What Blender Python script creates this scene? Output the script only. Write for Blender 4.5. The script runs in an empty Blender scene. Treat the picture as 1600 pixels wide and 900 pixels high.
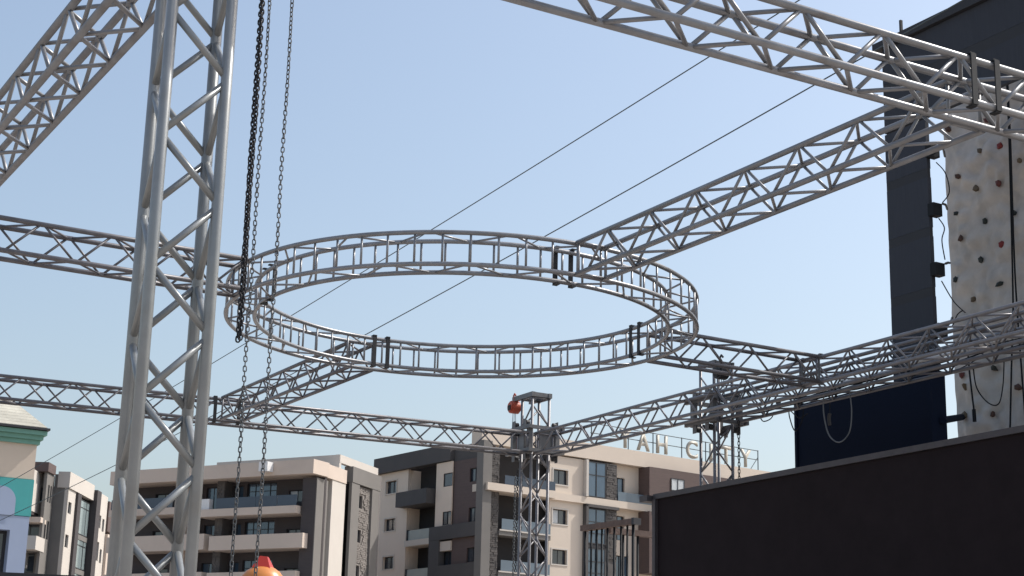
import bpy, bmesh, math, random
from mathutils import Vector, Matrix, Quaternion, noise

random.seed(7)
SC = bpy.context.scene
COL = SC.collection
R = math.radians

# ------------------------------------------------------------------ camera
EYE = 1.6
pitch, roll = R(15.03), R(1.44)
cam_d = bpy.data.cameras.new('camera')
cam_d.sensor_width = 36.0
cam_d.lens = 2593.9 / 1600 * 36
cam_d.clip_start = 0.1
cam_d.clip_end = 20000
cam = bpy.data.objects.new('camera', cam_d)
COL.objects.link(cam)
fwd = Vector((0, math.cos(pitch), math.sin(pitch)))
rt0 = Vector((1, 0, 0)); up0 = Vector((0, -math.sin(pitch), math.cos(pitch)))
rt = rt0 * math.cos(roll) + up0 * math.sin(roll)
up = up0 * math.cos(roll) - rt0 * math.sin(roll)
M = Matrix((rt, up, -fwd)).transposed().to_4x4()
M.translation = (0, 0, EYE)
cam.matrix_world = M
SC.camera = cam

# ------------------------------------------------------------------ sky, sun, exposure
SUN_AZ, SUN_EL = 18.0, 50.0           # azimuth measured from +X towards +Y
w = bpy.data.worlds.new('World'); SC.world = w; w.use_nodes = True
nt = w.node_tree
sky = nt.nodes.new('ShaderNodeTexSky'); sky.sky_type = 'NISHITA'
sky.sun_disc = False
sky.sun_elevation = R(SUN_EL); sky.sun_rotation = R(90 - SUN_AZ)
sky.altitude = 50; sky.air_density = 1.3; sky.dust_density = 3.4; sky.ozone_density = 1.5
bg = nt.nodes['Background']; bg.inputs['Strength'].default_value = 0.130
hs = nt.nodes.new('ShaderNodeHueSaturation'); hs.inputs['Saturation'].default_value = 0.90
nt.links.new(sky.outputs[0], hs.inputs['Color']); nt.links.new(hs.outputs[0], bg.inputs[0])
sd = bpy.data.lights.new('sun', 'SUN'); sd.energy = 3.1; sd.angle = R(0.53); sd.color = (1.0, 0.955, 0.89)
sun = bpy.data.objects.new('sun', sd); COL.objects.link(sun)
sv = Vector((math.cos(R(SUN_AZ)) * math.cos(R(SUN_EL)), math.sin(R(SUN_AZ)) * math.cos(R(SUN_EL)), math.sin(R(SUN_EL))))
sun.rotation_euler = sv.to_track_quat('Z', 'Y').to_euler()
sun.location = (20, 5, 40)
SC.view_settings.view_transform = 'Standard'; SC.view_settings.look = 'None'
SC.view_settings.gamma = 1.0; SC.view_settings.use_curve_mapping = False
SC.view_settings.exposure = 0.48

# ------------------------------------------------------------------ materials
MATS = {}
def mat(name, col, rough=0.7, metal=0.0, var=0.12, scale=3.0, bump=0.0, bscale=30.0, rnd=0.0, spec=0.5, coords='Object', stretch=None, dirt=None):
    if name in MATS: return MATS[name]
    m = bpy.data.materials.new(name); m.use_nodes = True
    n = m.node_tree.nodes; l = m.node_tree.links
    b = n['Principled BSDF']
    b.inputs['Roughness'].default_value = rough; b.inputs['Metallic'].default_value = metal
    b.inputs['Specular IOR Level'].default_value = spec
    tc = n.new('ShaderNodeTexCoord')
    vec = tc.outputs[coords]
    if stretch:
        mp = n.new('ShaderNodeMapping'); mp.inputs['Scale'].default_value = stretch
        l.new(vec, mp.inputs[0]); vec = mp.outputs[0]
    ns = n.new('ShaderNodeTexNoise'); ns.inputs['Scale'].default_value = scale; ns.inputs['Detail'].default_value = 6; ns.inputs['Roughness'].default_value = 0.65
    l.new(vec, ns.inputs[0])
    mr = n.new('ShaderNodeMapRange'); mr.inputs[1].default_value = 0.25; mr.inputs[2].default_value = 0.75
    mr.inputs[3].default_value = 1 - var; mr.inputs[4].default_value = 1 + var
    l.new(ns.outputs[0], mr.inputs[0])
    fac = mr.outputs[0]
    if rnd:
        oi = n.new('ShaderNodeObjectInfo')
        m2 = n.new('ShaderNodeMapRange'); m2.inputs[3].default_value = 1 - rnd; m2.inputs[4].default_value = 1 + rnd
        l.new(oi.outputs['Random'], m2.inputs[0])
        mu = n.new('ShaderNodeMath'); mu.operation = 'MULTIPLY'; l.new(fac, mu.inputs[0]); l.new(m2.outputs[0], mu.inputs[1]); fac = mu.outputs[0]
    vm = n.new('ShaderNodeVectorMath'); vm.operation = 'SCALE'; vm.inputs[0].default_value = col[:3]
    l.new(fac, vm.inputs['Scale'])
    out = vm.outputs[0]
    if dirt:
        n3 = n.new('ShaderNodeTexNoise'); n3.inputs['Scale'].default_value = dirt[1]; n3.inputs['Detail'].default_value = 8
        l.new(vec, n3.inputs[0])
        m3 = n.new('ShaderNodeMapRange'); m3.inputs[1].default_value = 0.52; m3.inputs[2].default_value = 0.72; m3.inputs[4].default_value = dirt[2]
        l.new(n3.outputs[0], m3.inputs[0])
        mx = n.new('ShaderNodeMix'); mx.data_type = 'RGBA'; l.new(m3.outputs[0], mx.inputs[0]); l.new(out, mx.inputs[6]); mx.inputs[7].default_value = (*dirt[0], 1)
        out = mx.outputs[2]
    l.new(out, b.inputs['Base Color'])
    if bump:
        nb = n.new('ShaderNodeTexNoise'); nb.inputs['Scale'].default_value = bscale; nb.inputs['Detail'].default_value = 4
        l.new(vec, nb.inputs[0])
        bp = n.new('ShaderNodeBump'); bp.inputs['Strength'].default_value = bump; bp.inputs['Distance'].default_value = 0.02
        l.new(nb.outputs[0], bp.inputs['Height']); l.new(bp.outputs[0], b.inputs['Normal'])
    MATS[name] = m
    return m

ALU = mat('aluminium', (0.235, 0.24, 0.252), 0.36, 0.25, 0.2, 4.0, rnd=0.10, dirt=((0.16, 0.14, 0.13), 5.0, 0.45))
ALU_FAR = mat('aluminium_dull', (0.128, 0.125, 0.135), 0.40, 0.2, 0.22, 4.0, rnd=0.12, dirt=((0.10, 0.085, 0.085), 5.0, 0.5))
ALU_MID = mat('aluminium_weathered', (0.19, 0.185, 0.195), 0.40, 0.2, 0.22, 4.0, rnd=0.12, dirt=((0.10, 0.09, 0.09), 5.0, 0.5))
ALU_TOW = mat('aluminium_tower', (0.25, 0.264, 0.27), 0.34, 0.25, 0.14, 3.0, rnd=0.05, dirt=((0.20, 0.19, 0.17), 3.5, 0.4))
STRAP = mat('strap_black', (0.018, 0.019, 0.022), 0.7, 0, 0.3, 12)
STEEL = mat('chain_steel', (0.11, 0.115, 0.12), 0.45, 0.6, 0.2, 20)
BLACKCH = mat('chain_black', (0.016, 0.016, 0.02), 0.5, 0.3, 0.2, 20)
SLEEVE = mat('sleeve_steel', (0.15, 0.15, 0.155), 0.5, 0.3, 0.25, 5, rnd=0.12)
RUBBER = mat('rubber', (0.03, 0.03, 0.033), 0.6, 0, 0.2, 9)
HOISTRED = mat('hoist_paint', (0.42, 0.075, 0.04), 0.45, 0, 0.15, 6)
CABLE = mat('cable_rubber', (0.012, 0.014, 0.017), 0.7, 0, 0.1, 6, spec=0.2)
WIRE = mat('zip_wire', (0.09, 0.11, 0.12), 0.5, 0.6, 0.1, 6)
WHITEM = mat('white_metal', (0.72, 0.72, 0.72), 0.45, 0, 0.08, 5)

# ------------------------------------------------------------------ mesh helpers
def mesh_from(name, verts, faces, m=None, smooth=False):
    me = bpy.data.meshes.new(name); me.from_pydata(verts, [], faces); me.update()
    if m: me.materials.append(m)
    if smooth: me.polygons.foreach_set('use_smooth', [True] * len(me.polygons))
    return me
def link(name, me, parent=None, loc=None):
    o = bpy.data.objects.new(name, me); COL.objects.link(o)
    if parent: o.parent = parent
    if loc is not None: o.location = loc
    return o
def tag(o, label=None, cat=None, group=None, kind=None):
    if label: o['label'] = label
    if cat: o['category'] = cat
    if group: o['group'] = group
    if kind: o['kind'] = kind
    return o
def thing(name, loc, label, cat, group=None):
    o = bpy.data.objects.new(name, None); o.empty_display_size = 0.2; COL.objects.link(o); o.location = loc
    return tag(o, label, cat, group)

_tubes = {}
def tube_mesh(L, r, m, n=10, open_=False):
    key = (round(L, 3), round(r, 4), m.name, n)
    if key in _tubes: return _tubes[key]
    v = []; f = []
    for z in (-L / 2, L / 2):
        for i in range(n):
            t = 2 * math.pi * i / n; v.append((r * math.cos(t), r * math.sin(t), z))
    for i in range(n):
        j = (i + 1) % n; f.append((i, j, n + j, n + i))
    f.append(tuple(range(n - 1, -1, -1))); f.append(tuple(range(n, 2 * n)))
    me = bpy.data.meshes.new('tube'); me.from_pydata(v, [], f); me.update(); me.materials.append(m)
    me.polygons.foreach_set('use_smooth', [True] * n + [False, False])
    _tubes[key] = me
    return me
def tube(name, a, b, r, m, parent, n=10):
    a = Vector(a); b = Vector(b); d = b - a
    o = link(name, tube_mesh(d.length, r, m, n), parent)
    base = parent.location if parent else Vector()
    o.location = (a + b) / 2 - base
    o.rotation_mode = 'QUATERNION'; o.rotation_quaternion = d.to_track_quat('Z', 'Y')
    return o
class MB:
    """collects boxes and tubes into one mesh, world coordinates"""
    def __init__(s): s.v = []; s.f = []; s.sm = []
    def poly(s, pts, faces, smooth=False):
        k = len(s.v); s.v += [tuple(p) for p in pts]; s.f += [tuple(i + k for i in q) for q in faces]; s.sm += [smooth] * len(faces)
    def box(s, c, sx, sy, sz, rot=None):
        c = Vector(c); pts = []
        for x in (-1, 1):
            for y in (-1, 1):
                for z in (-1, 1):
                    p = Vector((x * sx / 2, y * sy / 2, z * sz / 2))
                    if rot: p = rot @ p
                    pts.append(c + p)
        s.poly(pts, [(0, 1, 3, 2), (4, 6, 7, 5), (0, 4, 5, 1), (2, 3, 7, 6), (0, 2, 6, 4), (1, 5, 7, 3)])
    def path(s, pts, r, n=6, closed=False):
        pts = [Vector(p) for p in pts]; N = len(pts); k0 = []
        prev = None
        for i, p in enumerate(pts):
            if closed: d = pts[(i + 1) % N] - pts[i - 1]
            else: d = pts[min(i + 1, N - 1)] - pts[max(i - 1, 0)]
            d.normalize()
            if prev is None:
                x = d.orthogonal().normalized()
            else:
                x = (prev - d * prev.dot(d)).normalized()
            prev = x; y = d.cross(x)
            k0 += [p + (x * math.cos(2 * math.pi * j / n) + y * math.sin(2 * math.pi * j / n)) * r for j in range(n)]
        fs = []
        for i in range(N if closed else N - 1):
            i2 = (i + 1) % N
            for j in range(n):
                j2 = (j + 1) % n
                fs.append((i * n + j, i * n + j2, i2 * n + j2, i2 * n + j))
        s.poly(k0, fs, True)
        if not closed:
            s.poly(k0[:n], [tuple(range(n - 1, -1, -1))]); s.poly(k0[-n:], [tuple(range(n))])
    def build(s, name, m, parent=None, base=None):
        b = Vector(base) if base is not None else (parent_world(parent) if parent else Vector())
        me = bpy.data.meshes.new(name); me.from_pydata([tuple(Vector(p) - b) for p in s.v], [], s.f); me.update()
        me.materials.append(m); me.polygons.foreach_set('use_smooth', s.sm)
        o = link(name, me, parent)
        if not parent: o.location = b
        return o
def parent_world(p):
    v = Vector()
    while p: v += p.location; p = p.parent
    return v

# ------------------------------------------------------------------ stage grid: U runs right-and-away, V left-and-away
GU = Vector((math.cos(R(30)), math.sin(R(30)), 0)); GV = Vector((-math.sin(R(30)), math.cos(R(30)), 0))
def G(u, v, z): return GU * u + GV * v + Vector((0, 0, z))
A = 0.39                     # chord spacing of the box truss
ZB = 5.331 + EYE             # height of the bottom chords of the flown grid
ROTG = Matrix.Rotation(R(30), 3, 'Z')

# ------------------------------------------------------------------ ground
GROUND = mat('ground_concrete', (0.33, 0.29, 0.255), 0.9, 0, 0.25, 0.35, bump=0.3, bscale=8, dirt=((0.22, 0.19, 0.16), 0.12, 0.6))
g = mesh_from('ground', [(-3000, -3000, 0), (3000, -3000, 0), (3000, 3000, 0), (-3000, 3000, 0)], [(0, 1, 2, 3)], GROUND)
tag(link('ground', g), kind='structure')

# ------------------------------------------------------------------ buildings
class Face:
    """a facade plane: s runs along it, z up, d outwards"""
    def __init__(s, o, ang, side, k=1.0):
        s.k = k; s.o = Vector((*o, 0)); s.d = Vector((math.cos(R(ang)), math.sin(R(ang)), 0))
        s.n = Vector((s.d.y, -s.d.x, 0)) * side; s.side = side
    def P(s, a, z, d=0): return s.o + (s.d * a + s.n * d) * s.k + Vector((0, 0, z * s.k + 1.6 * (1 - s.k) if z > .001 else 0))
def fbox(F, s0, s1, z0, z1, d0, d1, m, name, parent, label=None):
    b = MB(); pts = [F.P(a, z, d) for a in (s0, s1) for d in (d0, d1) for z in (z0, z1)]
    b.poly(pts, [(0, 1, 3, 2), (4, 6, 7, 5), (0, 4, 5, 1), (2, 3, 7, 6), (0, 2, 6, 4), (1, 5, 7, 3)])
    o = b.build(name, m, parent); fixn(o)
    if label: o['label'] = label
    return o
def fixn(o):
    bm = bmesh.new(); bm.from_mesh(o.data); bmesh.ops.recalc_face_normals(bm, faces=bm.faces); bm.to_mesh(o.data); bm.free()
def fwall(F, s0, s1, z0, z1, d, openings, m, name, parent, reveal=0.28):
    ss = sorted({s0, s1, *[q for o in openings for q in o[:2] if s0 < q < s1]})
    zs = sorted({z0, z1, *[q for o in openings for q in o[2:4] if z0 < q < z1]})
    b = MB()
    for i in range(len(ss) - 1):
        for j in range(len(zs) - 1):
            cs, cz = (ss[i] + ss[i + 1]) / 2, (zs[j] + zs[j + 1]) / 2
            if any(o[0] < cs < o[1] and o[2] < cz < o[3] for o in openings): continue
            b.poly([F.P(ss[i], zs[j], d), F.P(ss[i + 1], zs[j], d), F.P(ss[i + 1], zs[j + 1], d), F.P(ss[i], zs[j + 1], d)], [(0, 1, 2, 3)])
    for o in openings:
        q = [(o[0], o[2]), (o[1], o[2]), (o[1], o[3]), (o[0], o[3])]
        for k in range(4):
            a, c = q[k], q[(k + 1) % 4]
            b.poly([F.P(*a, d), F.P(*c, d), F.P(*c, d - reveal), F.P(*a, d - reveal)], [(0, 1, 2, 3)])
    # returns at the ends so the wall has thickness
    for a in (s0, s1):
        b.poly([F.P(a, z0, d), F.P(a, z1, d), F.P(a, z1, d - reveal), F.P(a, z0, d - reveal)], [(0, 1, 2, 3)])
    for z in (z0, z1):
        b.poly([F.P(s0, z, d), F.P(s1, z, d), F.P(s1, z, d - reveal), F.P(s0, z, d - reveal)], [(0, 1, 2, 3)])
    return b.build(name, m, parent)
FRAME = mat('window_frame_dark', (0.03, 0.03, 0.035), 0.5, 0.2, 0.1, 6)
GLASS = mat('window_glass', (0.035, 0.045, 0.06), 0.08, 0.0, 0.3, 0.4, spec=0.9)
GLASSB = mat('window_glass_blue', (0.06, 0.10, 0.15), 0.06, 0.25, 0.2, 0.3, spec=1.0)
CURTAIN = mat('window_blind', (0.5, 0.53, 0.55), 0.5, 0, 0.1, 1.0)
RAILG = mat('balcony_glass', (0.045, 0.065, 0.095), 0.25, 0.0, 0.1, 0.4, spec=0.5)
RAILP = mat('balcony_glass_pale', (0.30, 0.33, 0.31), 0.25, 0.0, 0.1, 0.4, spec=0.5)
RAILB = mat('balcony_glass_blue', (0.12, 0.16, 0.20), 0.2, 0.0, 0.1, 0.4, spec=0.6)
def window(F, s0, s1, z0, z1, d, parent, m=None, mull=(0.5,), trans=(), fw=0.07, frame=None, blind_pane=None):
    """dark frame with mullions, the panes set behind it; lit = index of a pane with a pale blind"""
    fr = frame or FRAME; b = MB()
    def bar(a0, a1, y0, y1):
        pts = [F.P(a, z, dd) for a in (a0, a1) for dd in (d, d + 0.06) for z in (y0, y1)]
        b.poly(pts, [(0, 1, 3, 2), (4, 6, 7, 5), (0, 4, 5, 1), (2, 3, 7, 6), (0, 2, 6, 4), (1, 5, 7, 3)])
    bar(s0, s1, z0, z0 + fw); bar(s0, s1, z1 - fw, z1); bar(s0, s0 + fw, z0 + fw, z1 - fw); bar(s1 - fw, s1, z0 + fw, z1 - fw)
    es = [s0 + fw]
    for q in mull:
        c = s0 + (s1 - s0) * q; bar(c - fw * .4, c + fw * .4, z0 + fw, z1 - fw); es.append(c)
    es.append(s1 - fw)
    for q in trans:
        c = z0 + (z1 - z0) * q; bar(s0 + fw, s1 - fw, c - fw * .4, c + fw * .4)
    w_ = b.build('window', fr, parent); fixn(w_)
    for k in range(len(es) - 1):
        p = MB(); a0, a1 = es[k], es[k + 1]
        tl = random.uniform(-.015, .015)
        p.poly([F.P(a0, z0 + fw, d + .02 + tl), F.P(a1, z0 + fw, d + .02 - tl), F.P(a1, z1 - fw, d + .02 - tl), F.P(a0, z1 - fw, d + .02 + tl)], [(0, 1, 2, 3)])
        mm = CURTAIN if blind_pane == k else (m or GLASS)
        p.build('pane', mm, w_)
    return w_
def trim(F, s0, s1, z0, z1, d, m, parent, t=0.11):
    b = MB()
    for a0, a1, y0, y1 in ((s0 - t, s1 + t, z1, z1 + t), (s0 - t, s1 + t, z0 - t, z0), (s0 - t, s0, z0, z1), (s1, s1 + t, z0, z1)):
        pts = [F.P(a, z, dd) for a in (a0, a1) for dd in (d - .02, d + 0.05) for z in (y0, y1)]
        b.poly(pts, [(0, 1, 3, 2), (4, 6, 7, 5), (0, 4, 5, 1), (2, 3, 7, 6), (0, 2, 6, 4), (1, 5, 7, 3)])
    o = b.build('window_surround', m, parent); fixn(o); return o
def stones(F, s0, s1, z0, z1, d, m, parent, hh=0.17, openings=()):
    """ledge-stone cladding: thousands of thin uneven stones"""
    b = MB(); z = z0
    while z < z1 - .05:
        h = min(random.uniform(.6, 1.3) * hh, z1 - z); s = s0 - random.uniform(0, .1)
        while s < s1:
            L = random.uniform(.2, .6); a0 = max(s, s0); a1 = min(s + L, s1)
            if a1 - a0 > .04 and not any(a1 > o[0] and a0 < o[1] and z + h > o[2] and z < o[3] for o in openings):
                dd = d + random.uniform(.02, .08)
                pts = [F.P(a, zz, q) for a in (a0 + .012, a1 - .012) for q in (d - .05, dd) for zz in (z + .012, z + h - .012)]
                b.poly(pts, [(0, 1, 3, 2), (4, 6, 7, 5), (0, 4, 5, 1), (2, 3, 7, 6), (0, 2, 6, 4), (1, 5, 7, 3)])
            s += L
        z += h
    o = b.build('stone_cladding', m, parent); fixn(o); o['kind'] = 'stuff'; return o
def prism(pts, z0, z1, m, name, parent):
    n = len(pts); b = MB()
    v = [(*p, z0) for p in pts] + [(*p, z1) for p in pts]
    b.poly(v, [tuple(range(n)), tuple(range(2 * n - 1, n - 1, -1))] + [(i, (i + 1) % n, n + (i + 1) % n, n + i) for i in range(n)])
    o = b.build(name, m, parent); fixn(o); return o

BEIGE = mat('render_beige', (0.57, 0.48, 0.41), 0.85, 0, 0.06, 0.25, bump=0.1, bscale=6, dirt=((0.36, 0.30, 0.26), 0.35, 0.35))
SAND_LIFT = mat('render_sand_shade_lift', (0.76, 0.62, 0.50), 0.85, 0, 0.06, 0.3, bump=0.1, bscale=6, dirt=((0.52, 0.41, 0.33), 0.3, 0.3))  # albedo raised and warmed to offset the dark, bluish shade on the left face
CREAM = mat('render_cream', (0.62, 0.535, 0.45), 0.85, 0, 0.05, 0.3, bump=0.1, bscale=6)
WHITER = mat('render_white', (0.54, 0.50, 0.455), 0.85, 0, 0.05, 0.3, bump=0.1, bscale=6)
DGREY = mat('render_dark_grey', (0.085, 0.079, 0.078), 0.85, 0, 0.10, 0.4, bump=0.1, bscale=5)
MGREY = mat('render_mid_grey', (0.17, 0.16, 0.15), 0.85, 0, 0.08, 0.4, bump=0.1, bscale=5)
BROWN = mat('clad_brown', (0.10, 0.068, 0.062), 0.7, 0, 0.15, 1.0, stretch=(1, 1, 14), bump=0.15, bscale=2)
DBROWN = mat('clad_dark', (0.05, 0.042, 0.044), 0.7, 0, 0.15, 1.0, stretch=(1, 1, 14))
STONE = mat('ledge_stone', (0.21, 0.19, 0.175), 0.9, 0, 0.35, 1.5, bump=0.3, bscale=12)
STONED = mat('ledge_stone_dark', (0.10, 0.092, 0.088), 0.9, 0, 0.35, 1.5)
INSIDE = mat('interior_dark', (0.03, 0.027, 0.027), 0.9, 0, 0.1, 1)
LETTER = mat('letter_face', (0.42, 0.39, 0.33), 0.5, 0, 0.05, 2)
LETTERS = mat('letter_side', (0.16, 0.15, 0.13), 0.6, 0, 0.1, 2)
RAILM = mat('rail_dark', (0.06, 0.075, 0.085), 0.5, 0.4, 0.1, 3)
SH = 3.33

# ---- middle apartment block, seen over its corner
K2 = 1.05; o2 = (-2.12, 140.68)
b2 = thing('apartment_building', (*o2, 0), 'beige and brown apartment block with rooftop letters behind the middle truss tower', 'building')
FL = Face(o2, 127, -1, K2); FR = Face(o2, 37, 1, K2)
def pp(u_, l_): q = (FR.d * u_ + FL.d * l_) * K2; return (o2[0] + q.x, o2[1] + q.y)
prism([pp(1.3, 1.0), pp(35.2, 1.0), pp(35.2, 15.2), pp(1.3, 15.2)], 0, 25.7, INSIDE, 'light_block_core', b2)  # unseen dark filler, added to stop light passing through the block
# left face
ops = []
for k in range(6):
    z = 15.1 + SH * (2 - k); ops.append((12.58, 14.25, z - .02, z + 1.1))
ops = [(12.58, 14.25, 21.61, 22.70), (12.58, 14.25, 18.35, 19.40), (12.58, 14.25, 15.07, 16.13), (12.58, 14.25, 11.8, 12.85), (12.58, 14.25, 8.5, 9.55)]
fwall(FL, 10.83, 15.6, 0, 23.45, 0, ops, SAND_LIFT, 'wall', b2)
for q in ops:
    window(FL, *q, -.26, b2, mull=(.45,)); trim(FL, *q, 0, CREAM, b2)
fwall(FL, 6.6, 10.80, 0, 23.4, -1.7, [(7.2, 9.7, 21.2, 22.75), (7.2, 9.7, 17.4, 19.4), (7.2, 9.7, 14.1, 16.1)], SAND_LIFT, 'recess_wall', b2)
window(FL, 7.2, 9.7, 21.2, 22.75, -1.95, b2, mull=(.5,), trans=(.45,), fw=.16); window(FL, 7.2, 9.7, 17.4, 19.4, -1.95, b2); window(FL, 7.2, 9.7, 14.1, 16.1, -1.95, b2)
fbox(FL, 10.80, 10.828, 0, 23.4, -1.7, -.29, SAND_LIFT, 'recess_side', b2)
fbox(FL, 4.1, 15.9, 23.47, 24.85, -.6, .35, DGREY, 'parapet', b2)
fbox(FL, 0.1, 4.08, 23.2, 24.6, -.9, -.05, DGREY, 'parapet', b2)
bal = fbox(FL, 6.66, 11.3, 20.1, 21.35, -1.6, .9, DGREY, 'balcony', b2, 'dark grey solid-walled balcony')
for k, (za, zb) in enumerate(((16.75, 17.25), (13.45, 13.95))):
    sl = fbox(FL, 6.95, 10.7, za, zb, -1.65, .25, CREAM, 'balcony', b2)
    fbox(FL, 7.0, 10.3, zb + .02, zb + .85, .10, .13, RAILP, 'glass_rail', sl)
    fbox(FL, 10.3, 10.42, zb + .01, zb + .9, -.9, .22, FRAME, 'rail_end', sl)
# dark slot, cream bay and brown panel
fbox(FL, 6.30, 6.62, 0, 23.4, -1.2, -.35, FRAME, 'slot', b2)
fwall(FL, 3.95, 6.30, 18.1, 23.40, 0.18, [(3.95, 5.25, 21.33, 22.45), (3.95, 5.2, 18.12, 19.25)], SAND_LIFT, 'bay_wall', b2, reveal=.1)
window(FL, 3.96, 5.25, 21.33, 22.45, .08, b2, mull=()); window(FL, 3.96, 5.2, 18.12, 19.25, .08, b2)
ops = [(.6, 1.7, 21.4, 22.52), (.6, 1.7, 18.12, 19.3), (.6, 1.8, 14.9, 16.05), (.6, 1.8, 11.6, 12.7)]
ops2 = [(4.27, 5.4, 14.92, 16.78)]
fwall(FL, 0.3, 3.93, 0, 23.35, .04, ops, BROWN, 'wall', b2, reveal=.2)
for q in ops: window(FL, *q, -.14, b2, mull=(.4,))
band = fbox(FL, 0.3, 6.9, 16.95, 18.08, -.3, .32, DGREY, 'band', b2)
fbox(FL, 0.3, 6.9, 13.75, 14.82, -.3, .32, DGREY, 'band', b2)
fbox(FL, 5.45, 6.9, 0, 16.94, -.3, .30, DGREY, 'panel', b2)
fbox(FL, 3.93, 5.45, 0, 16.94, -.5, -.40, BROWN, 'panel', b2)
fbox(FL, 3.9, 5.42, 16.02, 16.80, -.3, .18, CREAM, 'shutter_box', b2)
window(FL, 4.25, 5.4, 14.86, 16.0, -.38, b2)
# corner column and stone strip
fbox(FL, -.62, .28, 0, 24.6, -.5, .38, MGREY, 'corner_column', b2)
stones(FR, .60, 1.55, 0, 23.9, .18, STONED, b2)
fbox(FR, .5, 1.56, 0, 24.1, -.8, .17, STONED, 'stone_pier', b2)
# right face: loggias, wall with windows, glazing, stone, brown boxes
fwall(FR, 1.56, 6.98, 0, 24.2, -1.5, [(2.0, 4.0, 21.2, 23.2)] + [(1.9, 4.6, 17.7 - SH * k, 19.5 - SH * k) for k in range(4)], DBROWN, 'loggia_wall', b2)
window(FR, 2.0, 4.0, 21.2, 23.2, -1.7, b2, GLASSB)
for k in range(4):
    window(FR, 1.9, 4.6, 17.7 - SH * k, 19.5 - SH * k, -1.7, b2, mull=(.33, .66), blind_pane=0 if k < 2 else None)
    zz = 17.45 - SH * k
    sl = fbox(FR, 1.58, 6.9, zz - .35, zz, -1.45, .35, MGREY, 'balcony', b2)
    fbox(FR, 1.6, 6.9, zz + .005, zz + .12, .30, .42, WHITER, 'slab_edge', sl)
    fbox(FR, 1.85, 6.9, zz + .14, zz + 1.0, .30, .33, RAILB, 'glass_rail', sl)
fbox(FR, -.1, 6.96, 20.55, 21.15, -1.2, .9, CREAM, 'slab', b2)
fbox(FR, 6.97, 19.4, 20.55, 21.15, -1.2, .28, CREAM, 'slab', b2)
gl = fbox(FR, 1.65, 6.9, 21.17, 21.9, .85, .88, RAILG, 'glass_rail', b2)
ops = [(7.35, 8.92, 21.92, 23.16), (7.35, 8.92, 18.60, 19.82), (7.35, 8.92, 15.27, 16.48), (7.35, 8.92, 11.95, 13.1), (7.35, 8.92, 8.6, 9.8)]
fwall(FR, 6.98, 10.62, 0, 24.3, 0, ops, CREAM, 'wall', b2)
for k, q in enumerate(ops):
    window(FR, *q, -.26, b2, mull=(.5,), blind_pane=0 if k in (1,) else None); trim(FR, *q, 0, WHITER, b2)
fbox(FR, 10.63, 10.88, 21.17, 24.3, -.5, .42, WHITER, 'fin', b2)
window(FR, 10.90, 13.02, 21.2, 24.25, .10, b2, GLASSB, mull=(.5,), trans=(.62,), fw=.09)
fbox(FR, 10.64, 10.9, 0, 20.5, -.5, .45, DGREY, 'frame_fin', b2)
fbox(FR, 10.64, 14.3, 20.3, 20.54, -.5, .45, DGREY, 'frame_head', b2)
for k in range(5):
    window(FR, 10.92, 13.04, 17.25 - SH * k, 20.25 - SH * k, .10, b2, GLASSB, mull=(.5,), trans=(.3, .62), fw=.09)
    fbox(FR, 10.92, 13.04, 16.95 - SH * k, 17.22 - SH * k, -.2, .12, FRAME, 'spandrel', b2)
stones(FR, 13.06, 14.26, 16, 20.3, .12, STONED, b2); stones(FR, 13.06, 14.26, 21.2, 24.25, .12, STONED, b2)
fbox(FR, 13.05, 14.27, 0, 24.28, -.8, .10, STONED, 'stone_pier', b2)
ops = [(14.4, 15.7, 21.2, 23.3), (14.4, 15.7, 17.9, 20.0), (14.4, 16.2, 14.4, 16.6), (14.4, 16.2, 11.2, 13.3)]
fwall(FR, 14.28, 36, 0, 24.4, -.5, ops, CREAM, 'wall', b2)
for q in ops: window(FR, *q, -.75, b2, GLASSB)
fbox(FR, 14.35, 19.35, 21.17, 21.95, .2, .23, RAILB, 'glass_rail', b2)
bxs = fbox(FR, 17.3, 27.0, 21.7, 24.38, -.48, .95, BROWN, 'box_bay', b2)
window(FR, 19.8, 21.4, 22.55, 23.65, .96, b2, mull=(.5,), blind_pane=0, m=CURTAIN)
fbox(FR, 17.3, 23.0, 15.2, 20.5, -.48, .95, BROWN, 'box_bay', b2)
fbox(FR, 24.5, 27.3, 22.6, 23.0, -.4, 2.0, WHITER, 'canopy', b2)
fbox(FR, -.3, 36, 24.42, 25.75, -1.2, .22, CREAM, 'roof_fascia', b2)
fbox(FR, 5.0, 24, 25.77, 26.6, -5.2, -4.8, WHITER, 'roof_parapet', b2)
fbox(FR, 9.8, 10.3, 25.77, 26.0, -2.0, -1.6, WHITEM, 'roof_vent', b2)

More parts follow.
